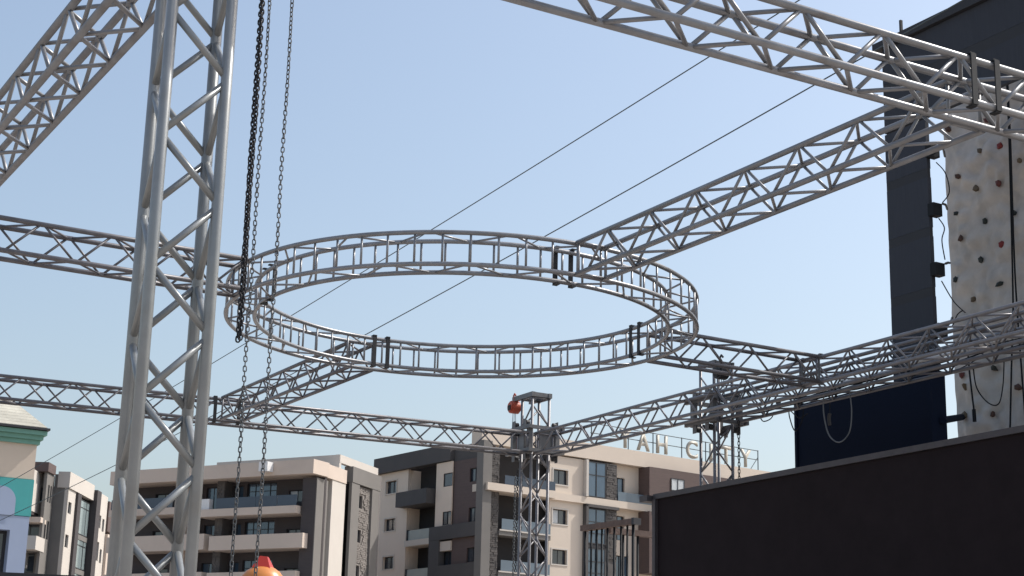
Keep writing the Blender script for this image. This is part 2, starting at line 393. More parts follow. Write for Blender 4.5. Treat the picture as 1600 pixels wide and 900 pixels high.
# rooftop letters on their frame
sg = thing('rooftop_sign', tuple(FR.P(23, 25.75, 0)), 'rooftop sign of pale letters on a dark rail frame, on the beige apartment block', 'sign')
SGD = -.05
for s_ in (11.5, 15.7, 18.6, 22.05, 25.0, 28.6, 31.7):
    b = MB(); b.path([FR.P(s_, 25.76, SGD), FR.P(s_, 27.65, SGD)], .05, 6); b.build('post', RAILM, sg)
for z in (26.75, 27.6):
    r_ = MB(); r_.path([FR.P(11.4, z, SGD), FR.P(31.75, z, SGD)], .04, 6); r_.build('rail', RAILM, sg)
r_ = MB(); r_.path([FR.P(31.7, 27.0, SGD), FR.P(30.7, 25.76, SGD)], .035, 6); r_.build('brace', RAILM, sg)
def letter(ch, s_c, width):
    cu = bpy.data.curves.new('t', 'FONT'); cu.body = ch; cu.size = 1; cu.offset = 0.018; cu.extrude = 0.0; cu.align_x = 'CENTER'
    to = bpy.data.objects.new('t', cu); COL.objects.link(to)
    bpy.context.view_layer.update()
    dg = bpy.context.evaluated_depsgraph_get()
    me = bpy.data.meshes.new_from_object(to.evaluated_get(dg))
    bpy.data.objects.remove(to); bpy.data.curves.remove(cu)
    xs = [v.co.x for v in me.vertices]; ys = [v.co.y for v in me.vertices]
    x0, x1, y0, y1 = min(xs), max(xs), min(ys), max(ys)
    bm = bmesh.new(); bm.from_mesh(me); bmesh.ops.remove_doubles(bm, verts=bm.verts, dist=1e-5)
    ret = bmesh.ops.extrude_face_region(bm, geom=list(bm.faces))
    for e in ret['geom']:
        if isinstance(e, bmesh.types.BMVert): e.co.z += 1
    base = parent_world(sg)
    for vtx in bm.verts:
        a = s_c + ((vtx.co.x - x0) / (x1 - x0) - .5) * width
        z = 25.86 + (vtx.co.y - y0) / (y1 - y0) * 1.62
        vtx.co = FR.P(a, z, SGD + .08 + .16 * vtx.co.z) - base
    bmesh.ops.recalc_face_normals(bm, faces=bm.faces)
    for f in bm.faces:
        f.material_index = 0 if abs(f.normal.dot(FR.n)) > .7 else 1
    bm.to_mesh(me); bm.free(); me.materials.clear(); me.materials.append(LETTER); me.materials.append(LETTERS)
    link('letter', me, sg)
for ch, s_c, wd in (('Y', 15.2, 1.3), ('A', 17.3, 1.45), ('H', 19.5, 1.25), ('C', 23.15, 1.35), ('I', 25.5, .28), ('T', 27.4, 1.3), ('Y', 29.9, 1.35)):
    letter(ch, s_c, wd)

# ---- left apartment block
K1 = .92; o1 = (-14.78, 127.95)
b1 = thing('apartment_building', (*o1, 0), 'beige apartment block with long balconies and dark recesses behind the hanging chains', 'building')
FF = Face(o1, 152, -1, K1); FS = Face(o1, 70, 1, K1)
def p1(f_, s_): q = (FF.d * f_ + FS.d * s_) * K1; return (o1[0] + q.x, o1[1] + q.y)
prism([p1(1.4, 2.2), p1(21.4, 2.2), p1(21.4, 14), p1(1.4, 12)], 0, 21.4, INSIDE, 'light_block_core', b1)  # added dark filler behind the walls, blocks light through the shell
# front: dark recessed wall behind the balconies
ops = []
for k, zf in enumerate((19.6, 16.3, 13.0, 9.7, 6.4)):
    ops += [(1.95, 3.6, zf + .55, zf + 1.65), (4.9, 8.0, zf + .1, zf + 2.45), (8.4, 9.5, zf + .1, zf + 2.3), (11.0, 12.4, zf + .1, zf + 2.3), (16.1, 18.1, zf + .65, zf + 1.95)]
fwall(FF, -.05, 21.5, 0, 22.2, -1.25, ops, DBROWN, 'recess_wall', b1)
for i, q in enumerate(ops):
    wide = q[1] - q[0] > 2.5
    window(FF, *q, -1.48, b1, GLASSB if i % 5 in (1, 2, 3) else GLASS, mull=(.25, .5, .75) if wide else (.5,), trans=(.7,) if wide else (), blind_pane=(0 if i in (4, 9, 17) else (1 if i in (0, 11, 15) else None)))
for zt, zb_, s0_, s1_, solid in ((19.62, 18.98, 1.2, 11.5, False), (17.3, 16.08, .35, 10.0, True), (14.2, 12.8, .9, 10.0, True)):
    sl = fbox(FF, s0_, s1_, zb_, zt, -1.2, 1.0, BEIGE, 'balcony', b1)
    if not solid:
        for a0, a1 in ((1.25, 3.2), (3.25, 5.4), (5.45, 7.6), (7.65, 9.6)):
            fbox(FF, a0, a1, zt + .02, zt + .92, .85, .88, RAILG, 'glass_rail', sl)
        fbox(FF, 3.4, 4.3, zt + .02, zt + .95, .2, .7, WHITEM, 'air_conditioner', sl)
        fbox(FF, 10.5, 11.4, zt + .02, zt + .95, .2, .7, WHITEM, 'air_conditioner', sl)
for zt, zb_, solid in ((19.95, 19.35, False), (17.55, 16.2, True), (14.3, 13.2, True)):
    sl = fbox(FF, 10.6 if solid else 11.52, 21.4, zb_, zt, -1.2, .98 if not solid else .95, BEIGE, 'balcony', b1)
    if not solid: fbox(FF, 14.9, 21.3, zt + .02, zt + .92, .80, .83, RAILG, 'glass_rail', sl)
stones(FF, 9.62, 10.42, 0, 22.0, -.2, STONED, b1)
fbox(FF, 9.6, 10.44, 0, 22.2, -1.24, -.21, DGREY, 'pier', b1)
fbox(FF, 13.2, 14.6, 0, 22.2, -1.24, .3, BEIGE, 'pier', b1)
fbox(FF, -.4, 21.5, 22.22, 23.42, -1.3, 1.05, BEIGE, 'roof_fascia', b1)
fbox(FF, .72, 14.0, 23.2, 24.7, -4.75, -4.45, WHITER, 'roof_parapet', b1)
tl = fbox(FF, 3.7, 4.6, 22.5, 23.3, 1.06, 1.9, WHITEM, 'floodlight', b1)
# side
fbox(FS, -.15, 1.95, 0, 22.0, -1.0, .2, MGREY, 'corner_column', b1)
fbox(FS, -.2, -.155, 0, 22.0, -1.1, .12, DBROWN, 'corner_cladding', b1)
fbox(FS, 1.97, 2.62, 0, 22.2, -1.0, -.35, FRAME, 'slot', b1)
fwall(FS, 2.64, 5.3, 0, 23.42, .25, [], WHITER, 'wall', b1, reveal=1.2)
fbox(FS, -.2, 5.3, 22.24, 23.40, -1.2, .32, BEIGE, 'roof_fascia', b1)
fbox(FS, 5.32, 6.66, 0, 23.4, -1.0, -.5, FRAME, 'slot', b1)
ops = [(7.9, 9.5, 20.62, 21.75), (7.9, 9.5, 17.6, 18.72), (7.9, 9.5, 14.5, 15.6), (7.9, 9.5, 11.4, 12.5)]
fwall(FS, 6.68, 8.3, 0, 22.6, .2, [], MGREY, 'wall', b1)
fwall(FS, 7.6, 11.1, 0, 22.55, -.05, ops, STONE, 'stone_wall', b1)
for q in ops: window(FS, *q, -.3, b1)
stones(FS, 8.32, 10.95, 13, 22.5, -.03, STONE, b1, hh=.17, openings=[(a - .1, b_ + .1, c - .1, d + .1) for a, b_, c, d in ops])
fbox(FS, 6.68, 12.75, 22.62, 24.0, -.6, .25, MGREY, 'roof_fascia', b1)
fwall(FS, 10.97, 12.7, 0, 22.6, .22, [], MGREY, 'wall', b1)
fbox(FS, 4.55, 12.6, 24.02, 24.72, -.5, -.05, WHITER, 'roof_parapet', b1)

# ---- far left apartment block
o0 = (-41.8, 159.62)
b0 = thing('apartment_building', (*o0, 0), 'white and brown apartment block with stepped balconies beside the teal building', 'building')
S0 = Face(o0, 89, 1); N0 = Face(o0, 179, -1)
def p0(f_, s_): q = N0.d * f_ + S0.d * s_; return (o0[0] + q.x, o0[1] + q.y)
prism([p0(.6, -1.0), p0(9, -1.0), p0(9, 30), p0(.6, 30)], 0, 23.4, INSIDE, 'light_block_core', b0)  # hidden filler, added so no light comes through the building
ops = [(-.95, .15, 20.9, 22.0), (-.95, .15, 17.7, 18.9), (9.4, 11.5, 20.9, 22.2), (12.1, 12.9, 20.7, 22.0), (9.2, 11.6, 17.6, 19.5), (12.1, 12.9, 17.5, 18.9)]
fwall(S0, -1.6, 1.35, 0, 23.2, 0, ops[:2], WHITER, 'wall', b0)
fbox(S0, 1.37, 2.6, 0, 23.1, -.5, .25, DBROWN, 'fin', b0)
for k in range(4):
    window(S0, 2.62, 7.4, 19.2 - 3.3 * k + .3, 22.9 - 3.3 * k if k == 0 else 22.4 - 3.3 * k, -.2, b0, mat('window_glass_pale', (0.22, 0.27, 0.28), 0.1, 0, .1, .3, spec=.9), mull=(.2, .75), trans=(.78,))
    fbox(S0, 2.62, 7.4, 18.98 - 3.3 * k, 19.45 - 3.3 * k, -.5, -.12, MGREY, 'spandrel', b0)
fbox(S0, 7.42, 9.0, 0, 24.3, -.5, .5, DBROWN, 'fin', b0)
fwall(S0, 9.02, 13.6, 0, 24.4, 0, ops[2:], WHITER, 'wall', b0)
for q in ops: window(S0, *q, -.26, b0)
fbox(S0, 13.62, 17, 0, 20.6, -.6, .3, BEIGE, 'wall', b0)
fbox(S0, 13.62, 17, 20.9, 24.0, -.6, .2, BROWN, 'box_bay', b0)
fbox(S0, -1.7, 7.4, 23.22, 24.75, -1, .15, WHITER, 'roof_fascia', b0)
# front steps: grey wall, then the balcony stack nearer to us
N1 = Face((o0[0], o0[1] - 1.6), 179, -1)
fwall(N1, .0, 1.35, 0, 24.5, 0, [], MGREY, 'wall', b0)
N2 = Face((o0[0], o0[1] - 4.0), 179, -1)
fwall(N2, 1.4, 5.4, 0, 24.3, -1.0, [(2.0, 2.6, 21.7, 23.0), (2.0, 3.8, 18.4, 20.2), (2.2, 4.0, 15.0, 16.8)], MGREY, 'wall', b0)
for q in ((2.0, 2.6, 21.7, 23.0), (2.0, 3.8, 18.4, 20.2), (2.2, 4.0, 15.0, 16.8)): window(N2, *q, -1.2, b0)
S2 = Face((o0[0] - 1.4, o0[1] - 4), 89, 1)
fwall(S2, -.1, 2.4, 0, 24.3, 0, [(.5, 1.7, 21.6, 23.2), (.5, 1.9, 18.2, 19.9)], MGREY, 'wall', b0)
window(S2, .5, 1.7, 21.6, 23.2, -.25, b0, blind_pane=0); window(S2, .5, 1.9, 18.2, 19.9, -.25, b0)
fbox(N2, 1.25, 5.5, 24.32, 25.2, -2.0, .5, BROWN, 'roof_fascia', b0)
fbox(N2, 2.2, 3.9, 20.5, 24.3, -.9, 1.6, WHITER, 'box_bay', b0)
fbox(N2, 2.25, 3.85, 20.2, 20.48, -.9, 1.5, DBROWN, 'soffit', b0)
fbox(N2, 1.4, 4.6, 19.5, 20.0, -.9, .9, BEIGE, 'slab', b0)
fbox(N2, 1.35, 4.6, 16.9, 18.15, -.9, 1.9, WHITER, 'balcony', b0)
fbox(N2, 2.4, 3.4, 15.3, 16.7, .2, .7, MGREY, 'awning', b0)

# ---- teal and cream building at the left edge
oc = (-19.13, 67.33)
TEAL = mat('paint_teal', (0.05, 0.31, 0.31), 0.6, 0, 0.08, 0.8)
TEALG = mat('paint_teal_cornice', (0.13, 0.29, 0.24), 0.6, 0, 0.1, 1.2)
TAUPE = mat('paint_taupe', (0.54, 0.46, 0.38), 0.85, 0, 0.05, 0.5)
LAV = mat('paint_lavender', (0.29, 0.35, 0.48), 0.8, 0, 0.05, 0.6)
TILE = mat('roof_tile', (0.40, 0.385, 0.33), 0.85, 0, 0.2, 2.0, rnd=.12)
bc = thing('shop_building', (*oc, 0), 'teal, lavender and taupe building with a tiled hip roof at the left edge', 'building')
FC = Face(oc, 30, 1)
fwall(FC, -9, -.12, 11.1, 12.75, 0, [], TAUPE, 'wall', bc, reveal=3.0)
fwall(FC, -9, -.10, 9.6, 11.08, .06, [], TEAL, 'teal_band', bc, reveal=3.0)
fwall(FC, -9, -.14, 0, 9.58, .04, [(-3.0, -.86, 5.0, 9.0)], LAV, 'lower_wall', bc, reveal=2.0)
window(FC, -3.0, -.86, 5.0, 9.0, -.5, bc, mull=(.3,), trans=(.7,), fw=.12)
fbox(FC, -1.6, -1.0, 7.0, 8.3, -.8, -.6, mat('poster_tan', (.45, .30, .18), .7), 'poster', bc)
# arched lavender niche on the teal band
b = MB(); n_ = 14; pts = []
for i in range(n_ + 1):
    t = math.pi * i / n_; pts.append(FC.P(-1.35 + .58 * math.cos(t), 10.15 + .58 * math.sin(t), .075))
pts2 = [p_ + FC.n * .03 for p_ in pts]
base_ = [FC.P(-1.93, 9.58, .105), FC.P(-.77, 9.58, .105)]
allp = pts2 + base_
b.poly(allp, [tuple(range(len(allp)))])
b.poly(pts + pts2, [(i, i + 1, n_ + 2 + i, n_ + 1 + i) for i in range(n_)])
o_ = b.build('arch_panel', LAV, bc); fixn(o_)
# cornice, stepped
for z0_, z1_, dd in ((12.52, 12.70, .12), (12.70, 12.88, .24), (12.88, 13.06, .38)):
    fbox(FC, -9, -.12 + dd * .75, z0_, z1_ - .004, -3, dd, TEALG, 'cornice', bc)
fbox(FC, -9, .24, 13.08, 13.17, -3, .5, FRAME, 'eaves', bc)
# hip roof of tile courses
rows = 9
for i in range(rows):
    za, zb_ = 13.20 + i * .145, 13.20 + (i + 1) * .145
    in0, in1 = i * .165, (i + 1) * .165
    b = MB()
    s_end0, s_end1 = .12 - in0 * .85, .12 - in1 * .85
    q = [FC.P(-9, za, .45 - in0), FC.P(s_end0, za, .45 - in0), FC.P(s_end1, zb_, .45 - in1 - .01), FC.P(-9, zb_, .45 - in1 - .01)]
    q2 = [FC.P(-9, za - .05, .45 - in0), FC.P(s_end0, za - .05, .45 - in0)]
    e1 = [FC.P(s_end0, za, .45 - in0), FC.P(s_end0, za, -6), FC.P(s_end1, zb_, -6), FC.P(s_end1, zb_, .45 - in1 - .01)]
    b.poly(q + q2, [(0, 1, 2, 3), (0, 4, 5, 1)]); b.poly(e1, [(0, 1, 2, 3)])
    o_ = b.build('tile_course', TILE, bc); fixn(o_)

# ---- maroon wall at the bottom left corner
MAROON = mat('maroon_panel', (0.13, 0.055, 0.055), 0.6, 0, 0.25, 2, rnd=.15)
mw = thing('boundary_wall', (-8, 24.9, 0), 'dark maroon panelled wall with black coping at the bottom left corner', 'wall')
a_, b_ = Vector((-12.0, 23.70, 0)), Vector((-5.85, 25.38, 0))
FM = Face((b_.x, b_.y), math.degrees(math.atan2(a_.y - b_.y, a_.x - b_.x)), -1)
for k in range(14):
    fbox(FM, k * .45 + .012, k * .45 + .438, 0, 3.66, -.08, 0 + (k % 3) * .004, MAROON, 'panel', mw)
fbox(FM, -.03, 6.33, 3.67, 3.73, -.16, .07, FRAME, 'coping', mw)

# ------------------------------------------------------------------ trusses
L0 = 0.86
def truss(name, p, q, upv, label, cat, m, rc=0.030, rb=0.0155, L=L0, phase=0.0, size=A, n=10, group=None, nb=8, endframes=True):
    """square box truss: four chords, one zigzag of braces on each side; p, q on the axis"""
    p = Vector(p); q = Vector(q); ax = (q - p); T = ax.length; ax.normalize()
    upv = Vector(upv).normalized(); sd_ = ax.cross(upv).normalized(); h = size / 2
    e = thing(name, tuple(p), label, cat, group)
    cor = [sd_ * a * h + upv * b_ * h for a, b_ in ((-1, 1), (1, 1), (1, -1), (-1, -1))]
    for c in cor: tube('chord', p + c, q + c, rc, m, e, n)
    for k in range(4):
        ca, cb = cor[k], cor[(k + 1) % 4]
        pa = phase + (0 if k % 2 == 0 else .5)
        i0 = int(math.floor(-pa * 2)) - 1
        i = i0
        pts = []
        t = (phase % 1.0) * L - L
        j = 0
        while t < T + 1e-6:
            on_a = (j % 2 == 0) == (k % 2 == 0)
            pts.append((t, ca if on_a else cb)); t += L / 2; j += 1
        for (t0, c0), (t1, c1) in zip(pts, pts[1:]):
            if t0 < .02 or t1 > T - .02: continue
            d = (ax * (t1 - t0) + c1 - c0).normalized()
            w0 = p + ax * t0 + c0 + d * rc * .6; w1 = p + ax * t1 + c1 - d * rc * .6
            off = ax * (.014)
            tube('brace', w0 + off, w1 - off, rb, m, e, nb)
    if endframes:
        for t in (0.03, T - .03):
            for k in range(4):
                tube('end_bar', p + ax * t + cor[k], p + ax * t + cor[(k + 1) % 4], rb * 1.05, m, e, nb)
    e['axis_up'] = 0
    del e['axis_up']
    return e, p, ax, cor
def strap(e, p, ax, c0, c1, t, rc, width=.06, m=None):
    """black webbing plate from one chord to the next at distance t"""
    m = m or STRAP
    a = p + ax * t + c0; b_ = p + ax * t + c1; d = (b_ - a).normalized(); nrm = ax.cross(d).normalized()
    mid = (p + ax * t)
    if ((a + b_) / 2 - mid).dot(nrm) < 0: nrm = -nrm
    mb = MB(); rot = Matrix((ax, d, nrm)).transposed()
    mb.box((a + b_) / 2 + nrm * (rc + .012), width, (b_ - a).length + rc * 2.4, .014, rot)
    for s_ in (a - d * (rc + .012), b_ + d * (rc + .012)):
        mb.box(s_, width, .014, rc * 2.3, rot)
    o = mb.build('joint_strap', m, e); fixn(o); return o

ZM = ZB + A / 2
UL, UR, VF, VBK = 3.33, 16.8, 9.77, 27.9
RCU, RCV, RI, RO = 10.43, 19.40, 2.806, 3.186

# near corner tower in the left foreground
tAx, tAy = G(3.3, 9.95, 0).x - .045, G(3.3, 9.95, 0).y
rotA = Matrix.Rotation(R(24), 3, 'Z')
tA = truss('truss_tower', (tAx, tAy, 0.02), (tAx, tAy, 9.0), rotA @ Vector((0, -1, 0)), 'large grey truss tower standing in the left foreground', 'truss tower', ALU_TOW, rc=.038, rb=.0235, phase=.09, n=20, nb=12)
# front beam
fb = truss('truss_beam', G(UL + .3, VF, ZM), G(UR - .3, VF, ZM), (0, 0, 1), 'thick bright truss beam crossing the top right with two black straps', 'truss beam', ALU, rc=.034, rb=.021, phase=((8.18 - UL - .3) / L0 + .5) % 1, n=14)
for u_ in (10.03, 10.31):
    strap(fb[0], fb[1], fb[2], fb[3][1], fb[3][2], u_ - UL - .3, .034, .06)
# left beam
lb = truss('truss_beam', G(UL, VF + .3, ZM), G(UL, 28.5, ZM), (0, 0, 1), 'steep truss beam rising across the top left corner', 'truss beam', ALU, rc=.034, rb=.0195, phase=.3, n=14)
# back beam
bb = truss('truss_beam', G(UL + .3, 29.0, ZM), G(UR - .33, 27.88, ZM), (0, 0, 1), 'long thin truss beam running left from the middle tower, low in front of the buildings', 'truss beam', ALU_FAR, phase=.2)
for dd in (-.22, .22):
    strap(bb[0], bb[1], bb[2], bb[3][1], bb[3][2], RCU - UL - .3 + dd, .03, .06)
# right beam
rb_ = truss('truss_beam', G(UR, VF + .3, ZM), G(UR, 27.70, ZM), (0, 0, 1), 'truss beam running from the middle tower up to the right edge, in front of the black screens', 'truss beam', ALU_MID, phase=((21.09 - VF - .3) / .845) % 1, L=.845)
for dd in (-.2, .2):
    strap(rb_[0], rb_[1], rb_[2], rb_[3][0], rb_[3][3], RCV - VF - .3 + dd, .03, .04, SLEEVE)
# second beam behind it, carrying the screens
sb = truss('truss_beam', G(17.42, VF - .5, ZM - .02), G(17.42, 22.6, ZM - .02), (0, 0, 1), 'second truss beam close behind the right beam, hung with cables', 'truss beam', ALU_FAR, phase=.6)
# spokes
sp = {}
sp['near'] = truss('truss_spoke', G(RCU, VF + .25, ZM), G(RCU, RCV - RO - .03, ZM), (0, 0, 1), 'truss spoke rising from the ring to the thick beam at the top right', 'truss spoke', ALU, rc=.031, rb=.017, phase=.4, group='spokes of the ring')
sp['far'] = truss('truss_spoke', G(RCU, RCV + RO + .03, ZM), G(RCU, 28.05, ZM), (0, 0, 1), 'truss spoke from the lower left of the ring down to the thin back beam', 'truss spoke', ALU_FAR, phase=.1, group='spokes of the ring')
sp['left'] = truss('truss_spoke', G(UL + .25, RCV, ZM), G(RCU - RO - .03, RCV, ZM), (0, 0, 1), 'truss spoke from the left image edge to the left end of the ring', 'truss spoke', ALU_FAR, rc=.031, phase=.7, group='spokes of the ring')
sp['right'] = truss('truss_spoke', G(RCU + RO + .03, RCV, ZM), G(UR - .25, RCV, ZM), (0, 0, 1), 'short dark truss spoke from the right end of the ring to the right beam', 'truss spoke', ALU_FAR, phase=.3, group='spokes of the ring')

# ring
rg = thing('truss_ring', tuple(G(RCU, RCV, ZB)), 'large round truss ring hung level in the middle of the frame', 'truss ring')
RC = G(RCU, RCV, 0)
def ringp(r, ang, z): return RC + GU * r * math.cos(ang) + GV * r * math.sin(ang) + Vector((0, 0, z))
for r_ in (RI, RO):
    for z in (ZB, ZB + A):
        for qd in range(4):
            mb = MB(); a0 = qd * math.pi / 2 + R(1); a1 = (qd + 1) * math.pi / 2 + R(1)
            mb.path([ringp(r_, a0 + (a1 - a0) * i / 40, z) for i in range(41)], .0285, 10)
            mb.build('chord', ALU_FAR if 0 else ALU, rg)
NV = 60
for i in range(NV):
    a = 2 * math.pi * (i + .5) / NV
    for r_ in (RI, RO):
        tube('upright', ringp(r_, a, ZB + .02), ringp(r_, a, ZB + A - .02), .0145, ALU, rg, 8)
ND = 40
for i in range(ND):
    a0 = 2 * math.pi * i / ND; a1 = 2 * math.pi * (i + 1) / ND
    for z, par in ((ZB, 0), (ZB + A, 1)):
        r0, r1 = (RI, RO) if (i + par) % 2 == 0 else (RO, RI)
        tube('brace', ringp(r0, a0 + .006, z), ringp(r1, a1 - .006, z), .0135, ALU, rg, 8)
# black joint plates of the ring, two beside every spoke
for qd in range(4):
    for da in (-4.6, -.1):
        a = qd * math.pi / 2 + R(da)
        mb = MB(); ct = ringp(RI - .035, a, ZB + A / 2); rr = Matrix.Rotation(a + R(30), 3, 'Z')
        mb.box(ct, .014, .062, A + .10, rr)
        mb.box(ringp(RI, a, ZB + A + .04), .09, .062, .014, rr); mb.box(ringp(RI, a, ZB - .04), .09, .062, .014, rr)
        o_ = mb.build('joint_plate', STRAP, rg); fixn(o_)

# far towers
UC, VC = 16.8, 28.03
tC = truss('truss_tower', G(UC, VC, .02), G(UC, VC, 6.50 + EYE), GV * -1, 'slim truss tower in the middle with an orange hoist on its head', 'truss tower', ALU_MID, rc=.029, rb=.017, phase=.2)
UT, VT = 17.42, 22.92
tR = truss('truss_tower', G(UT, VT, .02), G(UT, VT, 6.33 + EYE), GV * -1, 'slim truss tower rising behind the black screen, with a black hoist', 'truss tower', ALU_MID, rc=.027, rb=.015, phase=.5)
def head(e, u_, v_, z, ext, t=.075):
    c = G(u_, v_, z)
    for s_ in (-1, 1):
        mb = MB(); mb.box(c + GV * (ext / 2) + GU * (s_ * A / 2), t * .8, A + .10 + ext, t, ROTG); o = mb.build('head_rail', SLEEVE, e); fixn(o)
        mb = MB(); mb.box(c + GV * (s_ * A / 2) + Vector((0, 0, .002)), A - t * .8, t * .8, t * .9, ROTG); o = mb.build('head_bar', SLEEVE, e); fixn(o)
head(tC[0], UC, VC, 6.50 + EYE + .03, .30, .095)
head(tR[0], UT, VT, 6.33 + EYE + .03, .0, .05)

def sleeve(u_, v_, z0, z1, label, h=.31, plates=True):
    e = thing('sleeve_block', tuple(G(u_, v_, z0)), label, 'sleeve block', 'sleeve blocks on the towers')
    for a in (-1, 1):
        for b_ in (-1, 1):
            mb = MB(); mb.box(G(u_ + a * h, v_ + b_ * h, (z0 + z1) / 2), .09, .09, z1 - z0 + .10, ROTG)
            o = mb.build('corner_post', SLEEVE, e); fixn(o)
            for zz in (z0 - .10, z1 + .10):
                mb = MB(); c = G(u_ + a * (h + .0), v_ + b_ * (h - .10), zz)
                mb.path([c - GU * .035, c + GU * .035], .055, 12); mb.build('roller', RUBBER, e)
                mb = MB(); mb.box(c + GU * a * .06, .012, .10, .15, ROTG); o = mb.build('roller_bracket', SLEEVE, e); fixn(o)
    for zz in (z0, z1):
        for s_ in (-1, 1):
            mb = MB(); mb.box(G(u_ + s_ * (h + .07), v_, zz), .055, 2 * h + .30, .075, ROTG); o = mb.build('frame_bar', SLEEVE, e); fixn(o)
            mb = MB(); mb.box(G(u_, v_ + s_ * (h + .07), zz + .002), 2 * h + .08, .055, .07, ROTG); o = mb.build('frame_bar', SLEEVE, e); fixn(o)
    for s_ in ((-1, 1) if plates else ()):
        mb = MB(); mb.box(G(u_ + s_ * (h + .03), v_ - .02, (z0 + z1) / 2), .02, .26, z1 - z0 - .09, ROTG); o = mb.build('side_plate', SLEEVE, e); fixn(o)
        mb = MB(); mb.box(G(u_ + .02, v_ + s_ * (h + .03), (z0 + z1) / 2), .26, .02, z1 - z0 - .09, ROTG); o = mb.build('side_plate', SLEEVE, e); fixn(o)
    return e
sleeve(UC, VC, 5.38 + EYE, 5.84 + EYE, 'dark steel sleeve block joining two beams at the middle tower')
sleeve(UT, VT, 5.30 + EYE, 5.70 + EYE, 'dark steel sleeve block on the tower behind the black screen', .28, False)

# ------------------------------------------------------------------ chains
def link_mesh(pitch_, width_, wire, m, nm):
    """stadium-shaped chain link along Z"""
    pts = []; hw = width_ / 2 - wire / 2; hl = (pitch_ + wire) / 2 - hw
    for s_ in (1, -1):
        for i in range(6):
            t = math.pi * i / 5
            pts.append(Vector((hw * math.cos(t) * s_, 0, s_ * (hl + hw * math.sin(t)))))
    mb = MB(); mb.path(pts, wire / 2, 6, closed=True)
    me = bpy.data.meshes.new(nm); me.from_pydata([tuple(p) for p in mb.v], [], mb.f); me.update(); me.materials.append(m)
    me.polygons.foreach_set('use_smooth', [True] * len(me.polygons))
    return me
def chain(name, top, z_end, pitch_, width_, wire, m, label, wob=0.0, strands=1, gap=0.0):
    me = link_mesh(pitch_, width_, wire, m, 'chain_link')
    e = thing(name, (top[0], top[1], z_end), label, 'chain')
    n = int((top[2] - z_end) / pitch_)
    for s_ in range(strands):
        dx = (s_ - (strands - 1) / 2) * gap
        for i in range(n):
            z = i * pitch_ + s_ * pitch_ * .45
            tw = math.sin(z * 2.1) * .9
            o = link('link', me, e, (math.cos(tw) * dx + wob * math.sin(z * 5), math.sin(tw) * dx + wob * math.cos(z * 4), z))
            o.rotation_euler = (random.uniform(-.1, .1), random.uniform(-.06, .06), (i % 2) * math.pi / 2 + .35 + random.uniform(-.25, .25) + (.5 * math.sin(z * 1.7)))
    return e
chain('hoist_chain', (-1.639, 10.067, 7.2), 1.6, .0315, .027, .0075, STEEL, 'left of the two thin steel chains hanging beside the foreground tower', wob=.002)
chain('hoist_chain', (-1.495, 10.09, 7.2), 1.6, .0315, .027, .0075, STEEL, 'right of the two thin steel chains hanging beside the foreground tower', wob=.002)
chain('hoist_chain', (-1.655, 9.862, 7.1), 2.283 + EYE, .029, .034, .0105, BLACKCH, 'thick black chain ending in mid-air at the left end of the ring', wob=.001, strands=2, gap=.014)

# ------------------------------------------------------------------ hoists
def hoist(pos, m, label, sc, drop, chain_m, n_ch):
    e = thing('chain_hoist', pos, label, 'hoist')
    p = Vector(pos)
    mb = MB(); n = 12
    for (a, ra), (b_, rb2) in (((-.10, .12), (.10, .12)),):
        mb.path([p + GU * (-.13 * sc), p + GU * (-.10 * sc)], .115 * sc, n); mb.path([p - GU * .10 * sc, p + GU * .10 * sc], .15 * sc, n); mb.path([p + GU * .10 * sc, p + GU * .14 * sc], .10 * sc, n)
    mb.build('body', m, e)
    mb = MB(); mb.path([p + Vector((0, 0, .14 * sc)), p + Vector((0, 0, .22 * sc)), p + GV * .05 * sc + Vector((0, 0, .28 * sc)), p + Vector((0, 0, .33 * sc)), p - GV * .05 * sc + Vector((0, 0, .28 * sc))], .022 * sc, 6); mb.build('hook', m, e)
    mb = MB(); mb.box(p + Vector((0, 0, -.02)) - GU * .145 * sc, .01, .12 * sc, .12 * sc, ROTG); o = mb.build('name_plate', STRAP, e); fixn(o)
    for k in range(n_ch):
        off = GV * ((k - (n_ch - 1) / 2) * .075 * sc)
        mb = MB(); mb.path([p + off * .8 + Vector((0, 0, -.13 * sc)), p + off * 1.3 + Vector((0, 0, -drop * (.6 + .4 * ((k + 1) % 2))))], .007 * sc, 5); mb.build('load_chain', chain_m, e)
    return e
hoist(tuple(G(UC - .22, VC + .47, 6.36 + EYE)), HOISTRED, 'orange-red chain hoist hanging from the head of the middle tower', .85, .62, WIRE, 3)
hoist(tuple(G(UT - .25, VT - .48, 6.12 + EYE)), RUBBER, 'black chain hoist at the head of the tower behind the black screen', .9, .5, WIRE, 3)
rk = thing('hook_block', tuple(G(UC, VC + .62, 5.62 + EYE)), 'dark red hook block inside the back beam beside the middle tower', 'hook block')
mb = MB(); mb.box(G(UC, VC + .60, 5.62 + EYE), .12, .14, .34, ROTG); o_ = mb.build('body', mat('paint_dark_red', (.22, .02, .025), .5), rk); fixn(o_)
mb = MB(); mb.path([G(UC, VC + .60, 5.44 + EYE), G(UC, VC + .64, 5.36 + EYE), G(UC, VC + .60, 5.30 + EYE), G(UC, VC + .56, 5.34 + EYE)], .016, 6); mb.build('hook', STEEL, rk)
lmf = link_mesh(.055, .05, .014, STEEL, 'chain_link')
def far_chain(u_, v_, z1, z0, label, m):
    me = link_mesh(.06, .05, .014, m, 'chain_link')
    e = thing('load_chain', tuple(G(u_, v_, z0)), label, 'chain')
    for i in range(int((z1 - z0) / .06)):
        o = link('link', me, e, (0, 0, i * .06)); o.rotation_euler = (0, 0, (i % 2) * math.pi / 2 + .3)
far_chain(UC, VC + .74, 5.1 + EYE, 3.4, 'pale chain hanging down left of the middle tower', STEEL)
far_chain(UC - .05, VC + .56, 5.2 + EYE, 4.72, 'black chain bundle ending halfway down left of the middle tower', BLACKCH)
